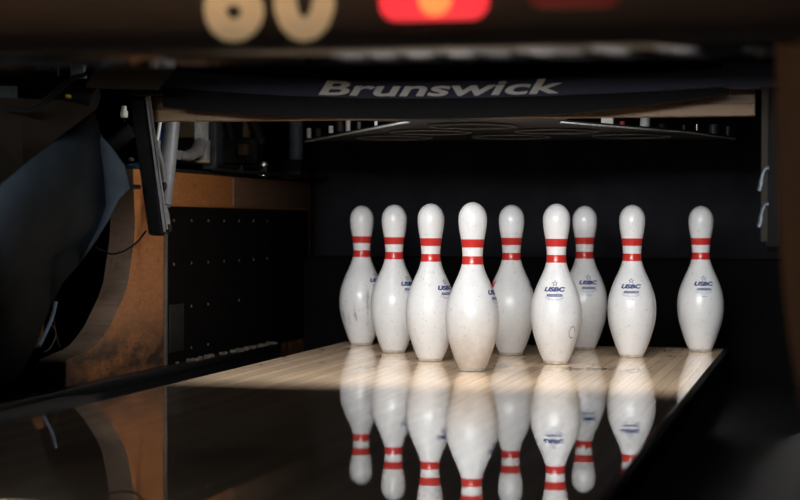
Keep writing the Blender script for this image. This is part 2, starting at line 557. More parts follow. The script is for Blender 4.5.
# ------------------------------------------------------------------ bowling pins
PROF = [(0.0000, 2.031 / 2), (0.75, 2.828 / 2), (2.25, 3.906 / 2), (3.375, 4.510 / 2), (4.5, 4.766 / 2), (5.875, 4.563 / 2), (7.25, 3.703 / 2), (8.625, 2.472 / 2),
        (9.375, 1.965 / 2), (10.0, 1.797 / 2), (10.875, 1.870 / 2), (11.75, 2.094 / 2), (12.625, 2.406 / 2), (13.5, 2.547 / 2)]
IN = 0.0254


def pin_r(z):
    """radius (m) at height z (m)"""
    h = z / IN
    if h >= 13.5:
        t = min((h - 13.5) / 1.5, 1.0)
        return 2.547 / 2 * math.sqrt(max(0.0, 1 - t * t)) * IN
    i = 0
    while i < len(PROF) - 2 and PROF[i + 1][0] < h:
        i += 1

    def slope(k):
        if k == 0:
            return (PROF[1][1] - PROF[0][1]) / (PROF[1][0] - PROF[0][0])
        if k == len(PROF) - 1:
            return 0.0
        return (PROF[k + 1][1] - PROF[k - 1][1]) / (PROF[k + 1][0] - PROF[k - 1][0])
    (h0, r0), (h1, r1) = PROF[i], PROF[i + 1]
    d = h1 - h0; t = (h - h0) / d
    m0, m1 = slope(i) * d, slope(i + 1) * d
    return ((2 * t ** 3 - 3 * t * t + 1) * r0 + (t ** 3 - 2 * t * t + t) * m0 + (-2 * t ** 3 + 3 * t * t) * r1 + (t ** 3 - t * t) * m1) * IN


def wrap(vs, fs, zc, ang=0.0, lift=0.0005, arc=0.0):
    """Flat emblem (u along the skin, v up) wrapped round the pin; ang 0 faces -Y."""
    out = []
    r0 = pin_r(zc)
    for u, v in vs:
        z = zc + v + arc * u * u
        a = u / r0 + ang
        r = pin_r(z) + lift
        out.append((r * math.sin(a), -r * math.cos(a), z))
    return out, fs


def grid_rect(w, h, nx=10, ny=2, round_=0.0):
    vs, fs = [], []
    for j in range(ny + 1):
        for i in range(nx + 1):
            v = (j / ny - 0.5) * h
            ww = w
            if round_:
                ww = w - 2 * round_ + 2 * math.sqrt(max(0, round_ ** 2 - (abs(v) - max(0, h / 2 - round_)) ** 2)) if abs(v) > h / 2 - round_ else w
            vs.append(((i / nx - 0.5) * ww, v))
    for j in range(ny):
        for i in range(nx):
            a = j * (nx + 1) + i
            fs.append((a, a + 1, a + nx + 2, a + nx + 1))
    return vs, fs


def star_outline(R, w):
    vs, fs = [], []
    for rr in (R, R - w):
        for k in range(10):
            q = rr if k % 2 == 0 else rr * 0.42
            a = PI / 2 + k * PI / 5
            vs.append((q * math.cos(a), q * math.sin(a)))
    for k in range(10):
        j = (k + 1) % 10
        fs.append((k, j, 10 + j, 10 + k))
    return vs, fs


def make_pin():
    root = bpy.data.objects.new('bowling_pin', None); COL.objects.link(root); root.empty_display_size = 0.05
    prof = [(0.0, 0.010), (pin_r(0.010), 0.010)]
    prof = []
    z = 0.0075
    while z < 13.5 * IN:
        prof.append((pin_r(z), z)); z += 0.0035
    for k in range(1, 15):
        a = k / 15 * PI / 2
        prof.append((2.547 / 2 * IN * math.cos(a), 13.5 * IN + 1.5 * IN * math.sin(a)))
    prof.append((0.0015, 15 * IN))
    b = MB().lathe(prof, 56).build('body', M['pin'], root, smooth=1.2)
    r0 = pin_r(0.0075)
    MB().lathe([(r0 * 0.80, 0.0), (r0 * 0.94, 0.0012), (r0 * 0.985, 0.0035), (r0 * 1.003, 0.0060), (r0 * 1.006, 0.0080), (r0 * 0.97, 0.0081)], 48).build('base_ring', M['pinbase'], root, smooth=0.9)
    for za, zb in ((0.2410, 0.2595), (0.2790, 0.2975)):
        pr = [(pin_r(za + (zb - za) * k / 8) + 0.0004, za + (zb - za) * k / 8) for k in range(9)]
        MB().lathe(pr, 56, caps=False).build('neck_stripe', M['red'], root, smooth=1.2)
    e = MB()
    e.add(*wrap(*star_outline(0.0078, 0.0028), 0.1925), mi=0)
    t = fit_text('USBC', 0.052, 0.0110, bold=0.06, shear=0.25, xs=1.7, maxlen=0.12)
    e.add(*wrap(*t, 0.1735), mi=0)
    emb = e.build('emblem', M['blue'], root, fix=False, smooth=1)
    e2 = MB()
    e2.add(*wrap(*grid_rect(0.038, 0.0060, 12, 4, 0.003), 0.1650), mi=0)
    e2.add(*wrap(*fit_text('APPROVED', 0.033, 0.0034, bold=0.01, maxlen=0.3), 0.1633, lift=0.0010), mi=1)
    e2.build('badge', [M['blue'], M['white_ink']], emb, fix=False, smooth=1)
    e3 = MB()
    e3.add(*wrap(*fit_text('PLASTIC COATED', 0.046, 0.0042, bold=0.0, maxlen=0.3), 0.1525, arc=11.0), mi=0)
    e3.add(*wrap(*grid_rect(0.016, 0.0012, 6, 1), 0.1465), mi=0)
    e3.build('small_print', M['paleblue'], emb, fix=False, smooth=1)
    # red mark on the back of the pin
    c = MB()
    cr = [(-0.021, 0.0), (0.021, 0.0), (0.026, 0.020), (0.013, 0.009), (0.0, 0.024), (-0.013, 0.009), (-0.026, 0.020)]
    vs, fs = [], []
    for i in range(-10, 11):
        u = i / 10 * 0.024
        au = abs(u)
        if au <= 0.013:
            top = 0.024 + (0.009 - 0.024) * au / 0.013
        else:
            top = 0.009 + (0.020 - 0.009) * (au - 0.013) / 0.011
        for j in range(4):
            vs.append((u * (0.86 + 0.14 * j / 3), top * j / 3))
    for i in range(20):
        for j in range(3):
            a = i * 4 + j
            fs.append((a, a + 4, a + 5, a + 1))
    c.add(*wrap(vs, fs, 0.172, ang=PI), mi=0)
    c.build('crown_mark', M['emred'], root, fix=False, smooth=1)
    return root


def copy_tree(o, parent=None):
    c = o.copy(); COL.objects.link(c)
    if parent is not None:
        c.parent = parent
    for ch in list(o.children):
        copy_tree(ch, c)
    return c


S = 0.3048; RR = S * math.sqrt(3) / 2
PINS = [  # x, y, emblem angle towards the right (deg), dirt, label
    (0.0, 0.0, 74, 0.85, 'front bowling pin at the point of the rack with a brownish dirty lower belly'),
    (-S / 2, RR, 49, 0.15, 'white pin just behind the front pin towards the rubber panel, half its blue emblem showing'),
    (S / 2, RR, -4, 0.30, 'white pin just behind the front pin with full blue emblem and ring scuff on belly'),
    (-S, 2 * RR, 50, 0.10, 'white pin standing between the dark streaked pin and the pin next to the front pin'),
    (0.0, 2 * RR, 97, 0.15, 'white pin in the gap directly behind the front pin, a red mark on its edge'),
    (S, 2 * RR, -2, 0.15, 'white pin with centred blue emblem, second in from the gutter post side'),
    (-1.5 * S, 3 * RR, 56, 0.15, 'back row pin at the rubber panel end of the rack with grey vertical streaks'),
    (0.5 * S, 3 * RR, 13, 0.10, 'greyish back row pin half hidden behind the pin with a ring scuff'),
    (1.5 * S, 3 * RR, 10, 0.10, 'lone bowling pin standing apart at the gutter corner of the deck'),
]
proto = make_pin()
for i, (x, y, a, dirt, lab) in enumerate(PINS):
    p = proto if i == 0 else copy_tree(proto)
    p.location = (x, y, 0.0)
    to_cam = math.atan2(CAM.x - x, -(CAM.y - y))       # heading of the camera, measured from -Y towards +X
    p.rotation_euler = (0, 0, to_cam + math.radians(a))
    tag(p, lab, 'bowling pin', 'bowling pins set on the pin deck')
    for ch in p.children:
        if ch.name.startswith('body'):
            ch['dirt'] = dirt
            ch['streaks'] = 0.75 if i == 6 else 0.0
    if i == 2:
        k = MB(); vs, fs = [], []
        for q in range(24):
            t = q / 24 * 2 * PI
            for rr in (0.0105, 0.0128):
                vs.append((rr * 0.75 * math.cos(t), rr * 1.15 * math.sin(t)))
        for q in range(20):
            fs.append((2 * q, 2 * q + 1, 2 * q + 3, 2 * q + 2))
        k.add(*wrap(vs, fs, 0.078, ang=math.radians(-a + 42)))
        k.build('scuff_mark', M['scuff'], None, fix=False, smooth=1).parent = p

# ------------------------------------------------------------------ left kickback
KX = -0.764


def kx(px, py):
    return on_x(px, py, KX)


edge_px = [(133, 168), (134, 200), (135, 222), (134, 241), (131, 262), (128, 283), (123, 298), (117, 311), (110, 326), (101, 339), (95, 346), (89, 350), (78, 355), (66, 360)]
edge = [kx(*p) for p in edge_px]
kz = 0.455
poly = [Vector((KX, edge[0].y, kz))] + edge[1:]
poly += [Vector((KX, edge[-1].y, -0.135)), Vector((KX, 1.36, -0.135)), Vector((KX, 1.36, kz))]
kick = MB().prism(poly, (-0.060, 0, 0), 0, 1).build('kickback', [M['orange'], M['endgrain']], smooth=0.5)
tag(kick, 'orange plywood kickback board with a curved pale front edge beside the pin deck', 'partition')
MB().box((KX - 0.062, edge[-1].y - 0.012, -0.135), (KX + 0.001, edge[-1].y - 0.0005, edge[-1].z - 0.004)).build('dark_end', M['black'], kick, bevel=0.002)  # black block added to darken the board's lower front end
yj = kx(165, 290).y
yk = kx(268, 290).y
rub = MB().box((KX, yj, -0.012), (KX + 0.005, yk, 0.372), 0)
for zc, ks in ((0.338, range(7)), (0.232, range(7)), (0.125, (0, 1, 2, 4)), (0.022, (1, 2))):
    for k in ks:
        yy = yj + (yk - yj) * (0.055 + k * 0.152)
        rub.lathe([(0.0042, 0), (0.0030, 0.0022), (0.0004, 0.0030)], 10, mi=1, c=(0, 0, 0))
        n = 30
        for i in range(n):
            v = rub.v[-1 - i]
            rub.v[-1 - i] = Vector((KX + 0.005 + v.z, yy + v.x, zc + v.y))
tag(rub.build('rubber_panel', [M['rubber'], M['beige']], kick, smooth=0.5), 'black riveted rubber sheet')
MB().box((KX, yk + 0.004, -0.012), (KX + 0.004, 1.335, 0.372)).build('rubber_panel', M['cushion'], kick, smooth=0)
MB().box((KX, yj - 0.010, -0.012), (KX + 0.007, yj + 0.001, 0.385)).build('edge_trim', M['beige'], kick, bevel=0.001)
MB().box((KX + 0.005, yj + 0.012, 0.020), (KX + 0.0075, yj + 0.115, 0.135)).build('patch_plate', M['machine'], kick, bevel=0.001)
MB().box((KX - 0.058, -0.10, kz), (KX - 0.004, 1.35, kz + 0.010)).build('top_rail', M['machine'], kick, bevel=0.002)
MB().prism([(KX, 0.42, kz + 0.012), (KX + 0.012, 0.42, kz + 0.012), (KX + 0.075, 1.30, kz + 0.012), (KX, 1.30, kz + 0.012)], (0, 0, 0.006)).build('shade_rail', M['machine'], kick, bevel=0.001)  # rail added to shade the plywood's upper band, wider at the rear
mbd = MB()
for k in range(70):
    y = random.uniform(0.1, 0.9)
    if random.random() < 0.6:
        y = random.choice((0.30, 0.62, 0.72)) + random.gauss(0, 0.05)
    s_ = random.uniform(0.0015, 0.005)
    rot = Matrix.Translation((random.uniform(KX + 0.012, KX + 0.032), y, -0.004)) @ Matrix.Rotation(random.uniform(0, 3), 4, 'Z')
    mbd.box((-s_, -s_ * 1.6, -0.004), (s_, s_ * 1.6, s_ * 0.5), mat=rot)
lit = mbd.build('dust_litter', M['dust'], smooth=0)
tag(lit, 'grey dust and crumbs lying along the foot of the riveted rubber panel', 'dust', kind='stuff')

MB().box((KX, 0.60, 0.376), (KX + 0.004, 1.335, kz - 0.002)).build('shade_strip', M['darkwood'], kick, bevel=0.001)  # dark strip stands for shade falling on the rear upper band
# cable hanging across the curved plywood edge
cab = [on_x(146, 231, KX + 0.010), on_x(138, 241, KX + 0.010), on_x(126, 250, KX + 0.010), on_x(113, 254, KX + 0.012), on_x(103, 251, KX + 0.004), on_x(95, 247, KX + 0.01)]
tag(MB().tube(smooth_path(cab), 0.0022, 8).build('cable', M['cable']), 'thin black cable drooping across the orange plywood board', 'cable')

# ------------------------------------------------------------------ pit
n = 60
cv, cf = [], []
for i in range(n + 1):
    x = -0.755 + 1.51 * i / n
    yy = 1.345 + 0.010 * math.sin(x * 23) + 0.005 * math.sin(x * 57 + 1)
    for z in (0.10, 0.30, 0.64):
        cv.append((x, yy + (0.01 * math.sin(x * 11) if z < 0.2 else 0), z))
for i in range(n):
    for j in range(2):
        a = i * 3 + j
        cf.append((a, a + 3, a + 4, a + 1))
cu_ = MB().add(cv, cf).build('pit_curtain', M['curtain'], smooth=1.2, fix=False)
md = cu_.modifiers.new('thickness', 'SOLIDIFY'); md.thickness = 0.006
tag(cu_, 'black cloth curtain closing the pit behind the pins', 'curtain')
cus = MB().box((-0.75, 1.22, -0.135), (0.75, 1.315, 0.235)).build('pit_cushion', M['cushion'], bevel=0.02)
tag(cus, 'long black cushion across the pit below the curtain', 'cushion')

# ------------------------------------------------------------------ pin table overhead
TZ = 0.556
tab = empty('pin_table', (0, 0.4, TZ), 'dark pin setting table with bright metal rings hanging above the pins', 'pin setter')


def tz(px, py):
    return on_z(px, py, TZ)


outline = [tz(305, 141.5), tz(409, 121.9), tz(530, 120.6), tz(560, 122.3), tz(690, 132.5), tz(735, 139)]
yb = max(outline[0].y, outline[-1].y) + 0.02
outline = [Vector((p.x, p.y, TZ)) for p in outline]
outline[1:4] = [outline[1], Vector((-0.20, -0.185, TZ)), Vector((0.24, -0.185, TZ)), outline[3]]  # hidden front edge pushed forward to keep deck light off the pins
MB().prism(outline, (0, 0, 0.006)).build('deck', M['table'], tab, smooth=0.3)
o2 = [p.copy() for p in outline]
MB().tube(o2[:2], 0.0024, 8).build('rim', M['galv'], tab, smooth=1)
MB().tube(o2[4:], 0.0018, 8).build('rim', M['galv'], tab, smooth=1)
for (x, y) in [(0, 0.0)] + [(p[0], p[1]) for p in PINS[1:3]] + [(p[0], p[1]) for p in PINS[3:6]]:
    ring = [(x + 0.098 * math.cos(2 * PI * k / 40), y - 0.01 + 0.098 * math.sin(2 * PI * k / 40), TZ - 0.004) for k in range(40)]
    cup = MB().tube(ring, 0.0024, 8, closed=True).build('cup_ring', M['steel'], tab, smooth=1)
    MB().lathe([(0.088, TZ - 0.001), (0.088, TZ + 0.012), (0.05, TZ + 0.012)], 32, c=(x, y - 0.01, 0)).build('cup', M['black'], cup, smooth=0.6)
for x in (-0.25, 0.25):
    MB().box((x - 0.02, 0.50, TZ + 0.006), (x + 0.02, 0.54, 3.2)).build('hanger', M['black'], tab, smooth=0)
for px, py, r_, h_, mt, nm in ((645, 130, 0.012, 0.030, 'galv', 'motor_can'), (714, 136, 0.013, 0.030, 'darksteel', 'motor_can'), (348, 132, 0.006, 0.030, 'whitep', 'bracket_stud'),
                               (309, 138, 0.006, 0.026, 'galv', 'bracket_stud'), (331, 133, 0.006, 0.018, 'galv', 'bracket_stud'), (359, 130, 0.005, 0.02, 'beige', 'bracket_stud'),
                               (622, 128, 0.007, 0.016, 'redp', 'red_stud'), (697, 134, 0.003, 0.024, 'chrome', 'bracket_stud'),
                               (376, 127, 0.004, 0.016, 'galv', 'bracket_stud'), (318, 136, 0.009, 0.02, 'machine', 'motor_can'), (340, 131, 0.009, 0.024, 'machine', 'motor_can'),
                               (662, 131, 0.010, 0.018, 'machine', 'motor_can'), (684, 133, 0.004, 0.02, 'darksteel', 'bracket_stud'), (728, 136, 0.006, 0.024, 'darksteel', 'bracket_stud')):
    q = on_z(px, py, TZ + 0.006)
    q.y = max(q.y, -0.05)
    MB().lathe([(r_, 0.0), (r_, h_ * 0.8), (r_ * 0.9, h_)], 16, c=(q.x, q.y, TZ + 0.006)).build(nm, M[mt], tab, smooth=0.6)
q = on_z(607, 127, TZ + 0.006)
MB().box((q.x - 0.014, q.y, TZ + 0.006), (q.x + 0.014, q.y + 0.02, TZ + 0.042)).build('terminal_block', M['whitep'], tab, bevel=0.001)

# ------------------------------------------------------------------ tan board in front of the table
TY = -0.300
tb = MB()
tb.box((-0.655, TY, 0.5525), (0.635, TY + 0.035, 0.577), 0)
board = tb.build('shield_board', M['tan'], bevel=0.003)
tag(board, 'long tan wooden board hung level behind the lettered sweep bar', 'board')
MB().box((-0.655, TY + 0.012, 0.577), (0.635, TY + 0.035, 0.606)).build('backing_strip', M['darkwood'], board, bevel=0.002)  # dark colour carries the shade of the sweep bar
MB().box((-0.70, TY + 0.025, 0.606), (0.66, TY + 0.035, 0.80)).build('light_baffle', M['black'], board, smooth=0)  # added panel stopping deck light from leaking over the board

# ------------------------------------------------------------------ sweep
SY = -0.450
sweep = empty('sweep', (0, SY, 0.56), 'raised curved sweep with a navy bar lettered in grey and long black side arms', 'sweep')


def ztop(x):
    return 0.6225 + (0.038 if x < 0 else 0.020) * (abs(x - 0.015) / 0.65) ** 2


def zbot(x):
    return 0.544 + (0.036 if x < 0 else 0.056) * (abs(x - 0.015) / 0.65) ** 2


FH = 0.037
xs_ = [-0.575 + 1.165 * i / 48 for i in range(49)]


def strip(prof, xs, mat, name, parent, **kw):
    """prof(x) -> closed list of (y, z); swept along x."""
    mb = MB(); k = len(prof(xs[0])); vs, fs = [], []
    for x in xs:
        vs += [(x, y, z) for y, z in prof(x)]
    for i in range(len(xs) - 1):
        for j in range(k):
            j2 = (j + 1) % k
            fs.append((i * k + j, (i + 1) * k + j, (i + 1) * k + j2, i * k + j2))
    fs.append(tuple(range(k))); fs.append(tuple((len(xs) - 1) * k + j for j in range(k - 1, -1, -1)))
    mb.add(vs, fs)
    return mb.build(name, mat, parent, **kw)


bar = strip(lambda x: [(SY, ztop(x) - FH), (SY, ztop(x) - 0.004), (SY + 0.004, ztop(x)), (SY + 0.03, ztop(x)), (SY + 0.03, ztop(x) - FH)], xs_, M['navy'], 'bar', sweep, smooth=0.4)
strip(lambda x: [(SY + 0.006, min(zbot(x), ztop(x) - FH - 0.004)), (SY + 0.006, ztop(x) - FH), (SY + 0.028, ztop(x) - FH), (SY + 0.028, min(zbot(x), ztop(x) - FH - 0.004))], xs_, M['black'], 'skirt', sweep, smooth=0.4)
tv, tf = fit_text('Brunswick', 0.502, 0.0300, bold=0.022, shear=0.22, xs=1.5, maxlen=0.25)
lv = []
for u, v in tv:
    x = u + 0.015
    lv.append((x, SY - 0.0012, ztop(x) - FH + 0.0035 + v))
MB().add(lv, tf).build('lettering', M['letter'], bar, fix=False, smooth=0)
MB().box((-0.650, SY - 0.004, 0.600), (-0.572, SY + 0.045, 0.664)).build('end_joint', M['black'], sweep, bevel=0.004)
MB().box((0.580, SY - 0.004, 0.598), (0.685, SY + 0.045, 0.646)).build('end_joint', M['navy'], sweep, bevel=0.004)
# side arms: flat black bars with a bright edge
for side, ptop, pbot in ((-1, (146, 96), (161, 232)), (1, None, None)):
    if side < 0:
        a = on_x(141, 97, -0.652); b = on_x(159, 231, -0.652)
        a0 = Vector((-0.652, a.y, a.z)); b0 = Vector((-0.652, b.y, b.z))
        x0, x1 = -0.670, -0.640
    else:
        a0 = Vector((0.668, SY + 0.03, 0.640)); b0 = Vector((0.668, SY + 0.03, 0.290))
        x0, x1 = 0.662, 0.690
    d = (b0 - a0).normalized(); w = Vector((0, -d.z, d.y)) * 0.021
    pl = [a0 + w, a0 - w, b0 - w, b0 - d * -0.012, b0 + w]
    pl = [Vector((x0, p.y, p.z)) for p in pl]
    arm = MB().prism(pl, (x1 - x0, 0, 0)).build('arm', M['black'], sweep, bevel=0.004)
    if side < 0:
        e0 = a0 + Vector((x1 - a0.x + 0.001, 0, 0)); e1 = b0 + Vector((x1 - b0.x + 0.001, 0, 0))
        MB().tube([e0 + w * 0.55, e1 + w * 0.55], 0.0045, 8).build('arm_trim', M['steel'], arm)
        MB().tube([e0 + w * -0.1, e1 + w * -0.1], 0.0035, 8).build('arm_trim', M['steel'], arm)
        MB().tube([on_x(139, 187, -0.66), on_x(131, 187, -0.66)], 0.005, 8).build('pivot_pin', M['machine'], arm)
    else:
        MB().box((x0 - 0.009, a0.y - 0.027, 0.30), (x0 + 0.004, a0.y - 0.019, 0.630)).build('arm_trim', M['hood'], arm, bevel=0.001)
        for zc in (0.422, 0.352):
            pts = [(x0 + 0.006, a0.y - 0.03, zc + 0.020), (x0 - 0.001, a0.y - 0.03, zc + 0.018), (x0 - 0.007, a0.y - 0.03, zc + 0.002), (x0 - 0.009, a0.y - 0.03, zc - 0.014), (x0 - 0.012, a0.y - 0.03, zc - 0.024)]
            MB().tube(smooth_path(pts, 5), [0.0042] * 12 + [0.0055] * 9, 10).build('hook', M['darksteel'], arm, smooth=1)

# ------------------------------------------------------------------ steel tube and its clevis by the left arm
tube = MB()
ta = on_x(173, 112, -0.705); tb_ = on_x(164, 207, -0.705)
tube.tube([ta, ta + (tb_ - ta) * 0.5, tb_ - (tb_ - ta) * 0.02, tb_], [0.0185, 0.0185, 0.017, 0.012], 24)
st = tube.build('steel_tube', M['steel'], smooth=0.7)
tag(st, 'thick grey steel tube slanting down beside the black sweep arm', 'tube')
cl = MB()
c0 = on_x(163, 206, -0.70); c1 = on_x(167, 222, -0.69); c2 = on_x(165, 232, -0.69)
cl.tube(smooth_path([c0, c1, c2], 5), [0.009] * 4 + [0.008] * 7, 12)
cl.build('clevis', M['steel'], st, smooth=0.8)
p_ = on_x(161, 228, -0.675)
MB().tube([p_ + Vector((-0.02, 0, 0)), p_ + Vector((0.022, 0, 0))], 0.009, 14).build('clevis_bolt', M['machine'], st)
rod = MB().tube([on_x(160, 122, -0.672), on_x(157, 142, -0.672)], 0.0042, 10)
rd = rod.build('adjusting_rod', M['whitep'])
tag(rd, 'slim pale rod with a steel link between the black arm and the grey tube', 'rod')
l0 = [on_x(157, 150, -0.672), on_x(161, 166, -0.672), on_x(163, 184, -0.672), on_x(161, 190, -0.672)]
MB().tube(smooth_path([on_x(157, 141, -0.672)] + l0, 5), [0.0085] * 6 + [0.008] * 9 + [0.010] * 6, 12).build('link', M['steel'], rd, smooth=0.8)
q = on_x(162, 186, -0.655)
MB().tube([q + Vector((-0.025, 0, 0)), q + Vector((0.008, 0, 0))], 0.009, 12).build('link_bolt', M['machine'], rd)
sp_ = [on_x(165, 122, -0.735), on_x(161, 133, -0.735), on_x(158, 144, -0.735), on_x(155, 154, -0.735)]
sv = []
tag(MB().tube(sp_, 0.0065, 8).build('blue_strap', M['strap']), 'bright blue strap behind the grey steel tube', 'strap')
tag(MB().tube([on_x(127, 167, -0.80), on_x(140, 164, -0.80)], 0.005, 8).build('blue_strap', M['strap']), 'short blue strap end beside the blue grey cover', 'strap')

# ------------------------------------------------------------------ machinery over the left kickback
MX = -0.80
ga, gb = on_x(193, 121, MX), on_x(209, 142, MX)
br = empty('machine_bracket', (MX, (ga.y + gb.y) / 2, kz + 0.01), 'galvanised square post standing in an elbow casting on the plywood kickback', 'bracket')
MB().box((MX - 0.018, on_x(201, 130, MX).y, gb.z), (MX, gb.y, ga.z + 0.12)).build('square_tube', M['galv'], br, bevel=0.002)
e_ = [on_x(179, 155, MX), on_x(187, 156, MX), on_x(196, 152, MX), on_x(201, 144, MX)]
MB().tube(smooth_path(e_, 6), [0.012] * 7 + [0.015] * 6 + [0.018] * 6, 16).build('elbow', M['casting'], br, smooth=0.9)
c_ = on_x(204, 150, MX)
MB().tube([on_x(205, 141, MX - .01), on_x(204, 163, MX - .01)], [0.0145, 0.0155], 16).build('post_socket', M['casting'], br, smooth=0.8)
cc = on_x(202, 162, MX - .01)
MB().lathe([(0.020, -0.003), (0.022, 0.0), (0.020, 0.004)], 18, c=cc).build('collar', M['paletan'], br, smooth=0.8)
pa, pb = on_x(211, 110, -0.815), on_x(218, 170, -0.815)
tag(MB().box((-0.84, pa.y, pb.z), (-0.80, pb.y, pa.z + 0.1)).build('machine_post', M['darksteel'], bevel=0.003), 'dark upright post directly behind the galvanised square post', 'post')
va, vb = on_x(296, 112, -0.80), on_x(296, 160, -0.80)
cyl = MB().tube([va + Vector((0, 0, 0.05)), vb], 0.021, 20).build('lift_cylinder', M['bluesteel'], smooth=0.8)
tag(cyl, 'blue grey upright cylinder at the curtain end of the kickback top', 'cylinder')
MB().box((-0.835, vb.y - 0.06, kz + 0.010), (-0.768, vb.y + 0.03, vb.z)).build('cylinder_foot', M['machine'], cyl, bevel=0.004)
sa, sb = on_x(217, 166, -0.79), on_x(284, 168, -0.79)
sh = MB().tube([sa, sb], 0.005, 10)
sho = sh.build('drive_shaft', M['machine'])
tag(sho, 'thin greasy rod running along the kickback top', 'rod')
for px in (240, 262):
    q = on_x(px, 168, -0.79)
    MB().box((-0.80, q.y - 0.008, q.z - 0.012), (-0.78, q.y + 0.008, q.z + 0.008)).build('rod_clamp', M['machine'], sho, bevel=0.002)
q = on_x(264, 176, -0.785)
bo = MB().lathe([(0.022, 0.0), (0.022, 0.004), (0.009, 0.006), (0.008, 0.030), (0.012, 0.031), (0.012, 0.040), (0.003, 0.042)], 18, c=(q.x, q.y, kz + 0.010)).build('bolt', M['chrome'], smooth=0.6)
tag(bo, 'small bright bolt with washer standing on the kickback top', 'bolt')
# tan boards and dark frame further back
q0, q1 = on_x(170, 112, -1.02), on_x(200, 134, -1.02)
rf = empty('rear_rack', (-0.3, 1.75, -0.135), 'dark rear machine frame with a tan board behind slanting struts', 'machine frame')
fr0, fr1 = on_y(180, 112, 1.05), on_y(250, 137, 1.05)
bk = MB().box((fr0.x - 0.10, 1.05, fr1.z), (fr1.x, 1.08, fr0.z + 0.1)).build('rear_board', M['paletan'], rf, smooth=0)
for i, (pxa, pxb) in enumerate(((226, 233), (246, 262))):
    a_ = on_y(pxa, 112, 1.01); b_ = on_y(pxb, 145, 1.01)
    s__ = MB().tube([a_ + Vector((-0.02, 0, 0.08)), b_], 0.018, 8).build('strut', M['machine'], rf, smooth=0)
a_ = on_y(217, 139, 0.97); b_ = on_y(250, 146, 0.97)
fb = MB().box((a_.x - 0.2, 0.97, b_.z - 0.05), (b_.x + 0.02, 1.03, a_.z)).build('beam', M['machine'], rf, bevel=0.004)
for x in (fr0.x - 0.11, -0.93):
    MB().box((x, 1.03, -0.135), (x + 0.05, 1.05, 0.9)).build('post', M['machine'], rf, smooth=0)
q = on_y(244, 150, 0.95)
MB().box((q.x - 0.014, 0.935, q.z - 0.016), (q.x + 0.014, 0.975, q.z + 0.016)).build('relay_box', M['darkwood'], rf, bevel=0.003)

# ------------------------------------------------------------------ front left: sheet covers, pipes and cables
def px_sheet(pts, faces, thick, name, mats, **kw):
    vs = [on_y(px, py, y) for px, py, y in pts]
    o = MB().add(vs, faces).build(name, mats, fix=True, **kw)
    md = o.modifiers.new('thickness', 'SOLIDIFY'); md.thickness = thick; md.offset = -1
    return o


# right facet (lit), ridge, broad left face, lower lip
PT = [
    (93, 112, -0.46), (98, 128, -0.46), (104, 138, -0.45), (113, 148, -0.44), (125, 165, -0.43), (131, 188, -0.42), (120, 199, -0.43), (108, 222, -0.44),      # 0-7 right edge
    (95, 243, -0.47), (78, 264, -0.50), (62, 283, -0.54), (47, 310, -0.58), (34, 345, -0.62), (20, 372, -0.66),                                              # 8-13 lower right edge
    (100, 150, -0.42), (104, 180, -0.40), (106, 205, -0.40), (98, 228, -0.43),                                                                             # 14-17 crease
    (70, 130, -0.60), (75, 180, -0.62), (66, 215, -0.60), (50, 260, -0.55),                                                                                # 18-21
    (30, 160, -0.85), (25, 210, -0.90), (22, 270, -0.80), (15, 330, -0.78),                                                                                # 22-25
    (-30, 210, -1.10), (-30, 270, -1.05), (-30, 400, -1.0),                                                                                                # 26-28
]
FC = [(0, 1, 14, 18), (1, 2, 14), (2, 3, 14), (3, 4, 15, 14), (4, 5, 15), (5, 6, 16, 15), (6, 7, 16), (7, 8, 17, 16), (8, 9, 17),
      (14, 15, 19, 18), (15, 16, 20, 19), (16, 17, 20), (17, 9, 21, 20), (9, 10, 21), (10, 11, 21), (11, 12, 25, 24), (11, 24, 21), (12, 13, 25),
      (18, 19, 23, 22), (19, 20, 23), (20, 21, 24, 23), (22, 23, 26), (23, 24, 27, 26), (24, 25, 28, 27), (25, 13, 28)]
cov = px_sheet(PT, FC, 0.004, 'sheet_cover', M['cover'], smooth=0.75)
tag(cov, 'bent blue grey sheet steel cover with a chipped edge in front of the kickback', 'cover')
up = px_sheet([(95, 108, -0.56), (60, 134, -0.68), (20, 168, -0.82), (-40, 222, -1.0), (-40, 96, -1.0), (20, 98, -0.84), (60, 100, -0.70)],
              [(0, 1, 6), (1, 2, 5, 6), (2, 3, 4, 5)], 0.006, 'upper_cover', M['hood'], smooth=0)
tag(up, 'dark brown sheet panel sloping above the blue grey cover', 'panel')
bp_ = px_sheet([(100, 57, -0.70), (179, 60, -0.66), (159, 86, -0.62), (86, 84, -0.66)], [(0, 1, 2, 3)], 0.012, 'guard_plate', M['hood'], smooth=0)
tag(bp_, 'dark tilted guard plate hung under the masking panel', 'plate')
mf = empty('machine_rack', (-1.1, -0.1, -0.135), 'dark machine frame with a slanting beam and pale blue plates above the brown sheet panel', 'machine frame')
MB().tube([on_y(-30, 62, -0.35), on_y(95, 100, -0.35)], 0.026, 16).build('slanted_beam', M['machine'], mf, smooth=0.8)
a_ = on_y(-30, 62, -0.35)
MB().box((-1.16, -0.38, -0.135), (-1.10, -0.30, 0.95)).build('post', M['machine'], mf, smooth=0)
for px, py0, py1 in ((5, 48, 64), (77, 52, 78)):
    a_ = on_y(px, py0, -0.1)
    b_ = on_y(px, py1, -0.1)
    MB().box((a_.x - 0.017, -0.1, b_.z), (a_.x + 0.017, -0.08, a_.z + 0.05)).build('side_plate', M['paleb'], mf, bevel=0.002)
a_, b_ = on_y(-6, 86, -0.5), on_y(14, 99, -0.5)
MB().box((a_.x, -0.5, b_.z), (b_.x, -0.48, a_.z)).build('side_plate', M['paleb'], mf, bevel=0.002)
a_, b_ = on_y(35, 50, -0.1), on_y(58, 78, -0.1)
pbm = MB().box((a_.x, -0.1, b_.z), (b_.x, -0.092, a_.z + 0.04), 0)
